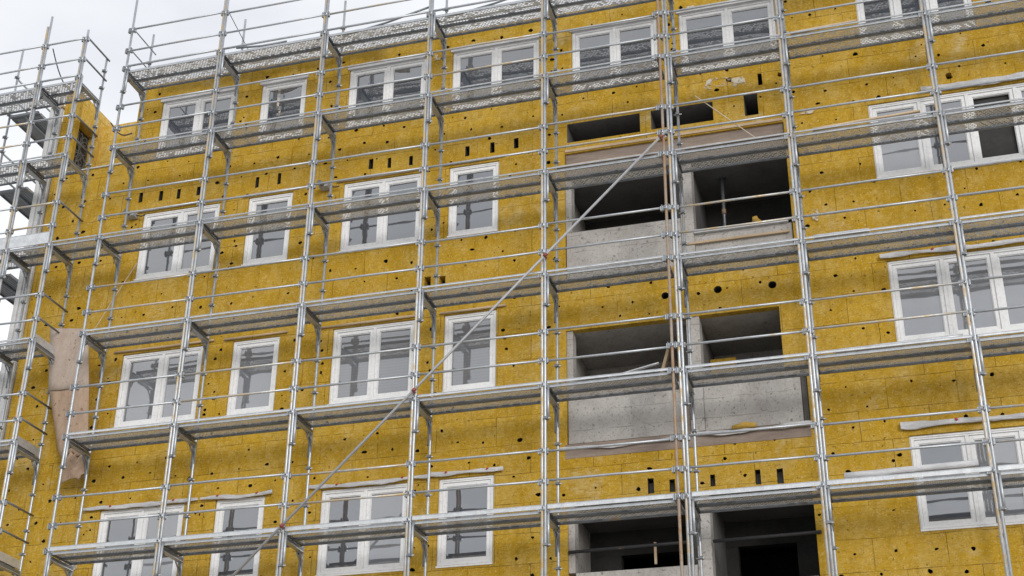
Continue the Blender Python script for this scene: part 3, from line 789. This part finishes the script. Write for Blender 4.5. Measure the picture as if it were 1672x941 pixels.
m = MB(); m.box((0, 0, 0), (.05, .14, 1.9), WOOD); o = tag(m.build('leaning_board', None, (1.2, F+.45, 1.50)), 'narrow timber board leaning inside left middle loggia', 'board'); o.rotation_euler = (-.12, .25, 0)
m = MB(); m.tube([(0, 0, 0), (0, 0, 1.42)], .03, DARKSTEEL, 10); m.box((-.07, -.07, 0), (.07, .07, .012), DARKSTEEL); m.box((-.07, -.07, 1.42), (.07, .07, 1.435), DARKSTEEL); m.tube([(0, 0, .7), (0, 0, .8)], .04, RUSTY, 8)
tag(m.build('steel_prop', None, (2.75, F+.75, 5.03)), 'grey steel prop standing inside the upper right loggia', 'prop')
# dark rails inside the lowest loggia
for (a, b, n) in ((.08, 2.05, 'left'), (2.35, 3.98, 'right')):
    m = MB(); m.tube([(a, F-.03, -.40), (b, F-.03, -.38)], .028, BLACKRAIL, 8)
    tag(m.build('safety_rail'), f'black safety rail across the lowest {n} loggia opening', 'rail', 'black rails of the lowest loggia')
m = MB(); m.box((-.018, -.02, -.34), (.018, .02, 0), WOOD)
tag(m.build('wooden_post', None, (1.45, F-.005, -.34)), 'wooden post tied to black rail in lowest left loggia', 'post')

# ------------------------------------------------------------------ camera, light, sky
cam = bpy.data.cameras.new('camera'); co = bpy.data.objects.new('camera', cam); col.objects.link(co)
co.location = CAMC; co.rotation_euler = CAMR
cam.sensor_width = 36; cam.lens = 2349.6/1672*36; cam.clip_end = 2000
scene.camera = co
SUN_EL, SUN_AZ = math.radians(14), math.radians(146)     # azimuth clockwise from +y
dirv = Vector((math.sin(SUN_AZ)*math.cos(SUN_EL), math.cos(SUN_AZ)*math.cos(SUN_EL), math.sin(SUN_EL)))
sl = bpy.data.lights.new('sun', 'SUN'); sl.energy = 1.35; sl.angle = math.radians(24); sl.color = (1, .97, .93)
so = bpy.data.objects.new('sun', sl); col.objects.link(so); so.rotation_euler = dirv.to_track_quat('Z', 'Y').to_euler()
so.location = (0, -20, 30)
W = bpy.data.worlds.new('World'); scene.world = W; W.use_nodes = True
nt = W.node_tree; nn = nt.nodes; bg = nn['Background']
sky = nn.new('ShaderNodeTexSky'); sky.sky_type = 'NISHITA'; sky.sun_disc = False
sky.sun_elevation = SUN_EL; sky.sun_rotation = SUN_AZ
tc = nn.new('ShaderNodeTexCoord'); mp = nn.new('ShaderNodeMapping'); mp.inputs['Scale'].default_value = (1.4, 1.4, 3.2)
nz = nn.new('ShaderNodeTexNoise'); nz.inputs['Scale'].default_value = 1.9; nz.inputs['Detail'].default_value = 6; nz.inputs['Roughness'].default_value = .5
nt.links.new(tc.outputs['Generated'], mp.inputs['Vector']); nt.links.new(mp.outputs['Vector'], nz.inputs['Vector'])
cr = nn.new('ShaderNodeValToRGB'); cr.color_ramp.elements[0].position = .32; cr.color_ramp.elements[1].position = .66
cr.color_ramp.elements[0].color = (.66, .68, .72, 1); cr.color_ramp.elements[1].color = (.94, .945, .955, 1)
nt.links.new(nz.outputs['Fac'], cr.inputs['Fac'])
sc = nn.new('ShaderNodeVectorMath'); sc.operation = 'SCALE'; sc.inputs['Scale'].default_value = 10.8
nt.links.new(cr.outputs['Color'], sc.inputs[0])
mx = nn.new('ShaderNodeMix'); mx.data_type = 'RGBA'; mx.inputs[0].default_value = .92
nt.links.new(sky.outputs['Color'], mx.inputs[6]); nt.links.new(sc.outputs['Vector'], mx.inputs[7])
nt.links.new(mx.outputs[2], bg.inputs['Color']); bg.inputs['Strength'].default_value = .1
vs = scene.view_settings; vs.view_transform = 'Standard'; vs.look = 'None'; vs.exposure = .25; vs.gamma = 1; vs.use_curve_mapping = False
scene.cycles.max_bounces = 8; scene.cycles.transparent_max_bounces = 12
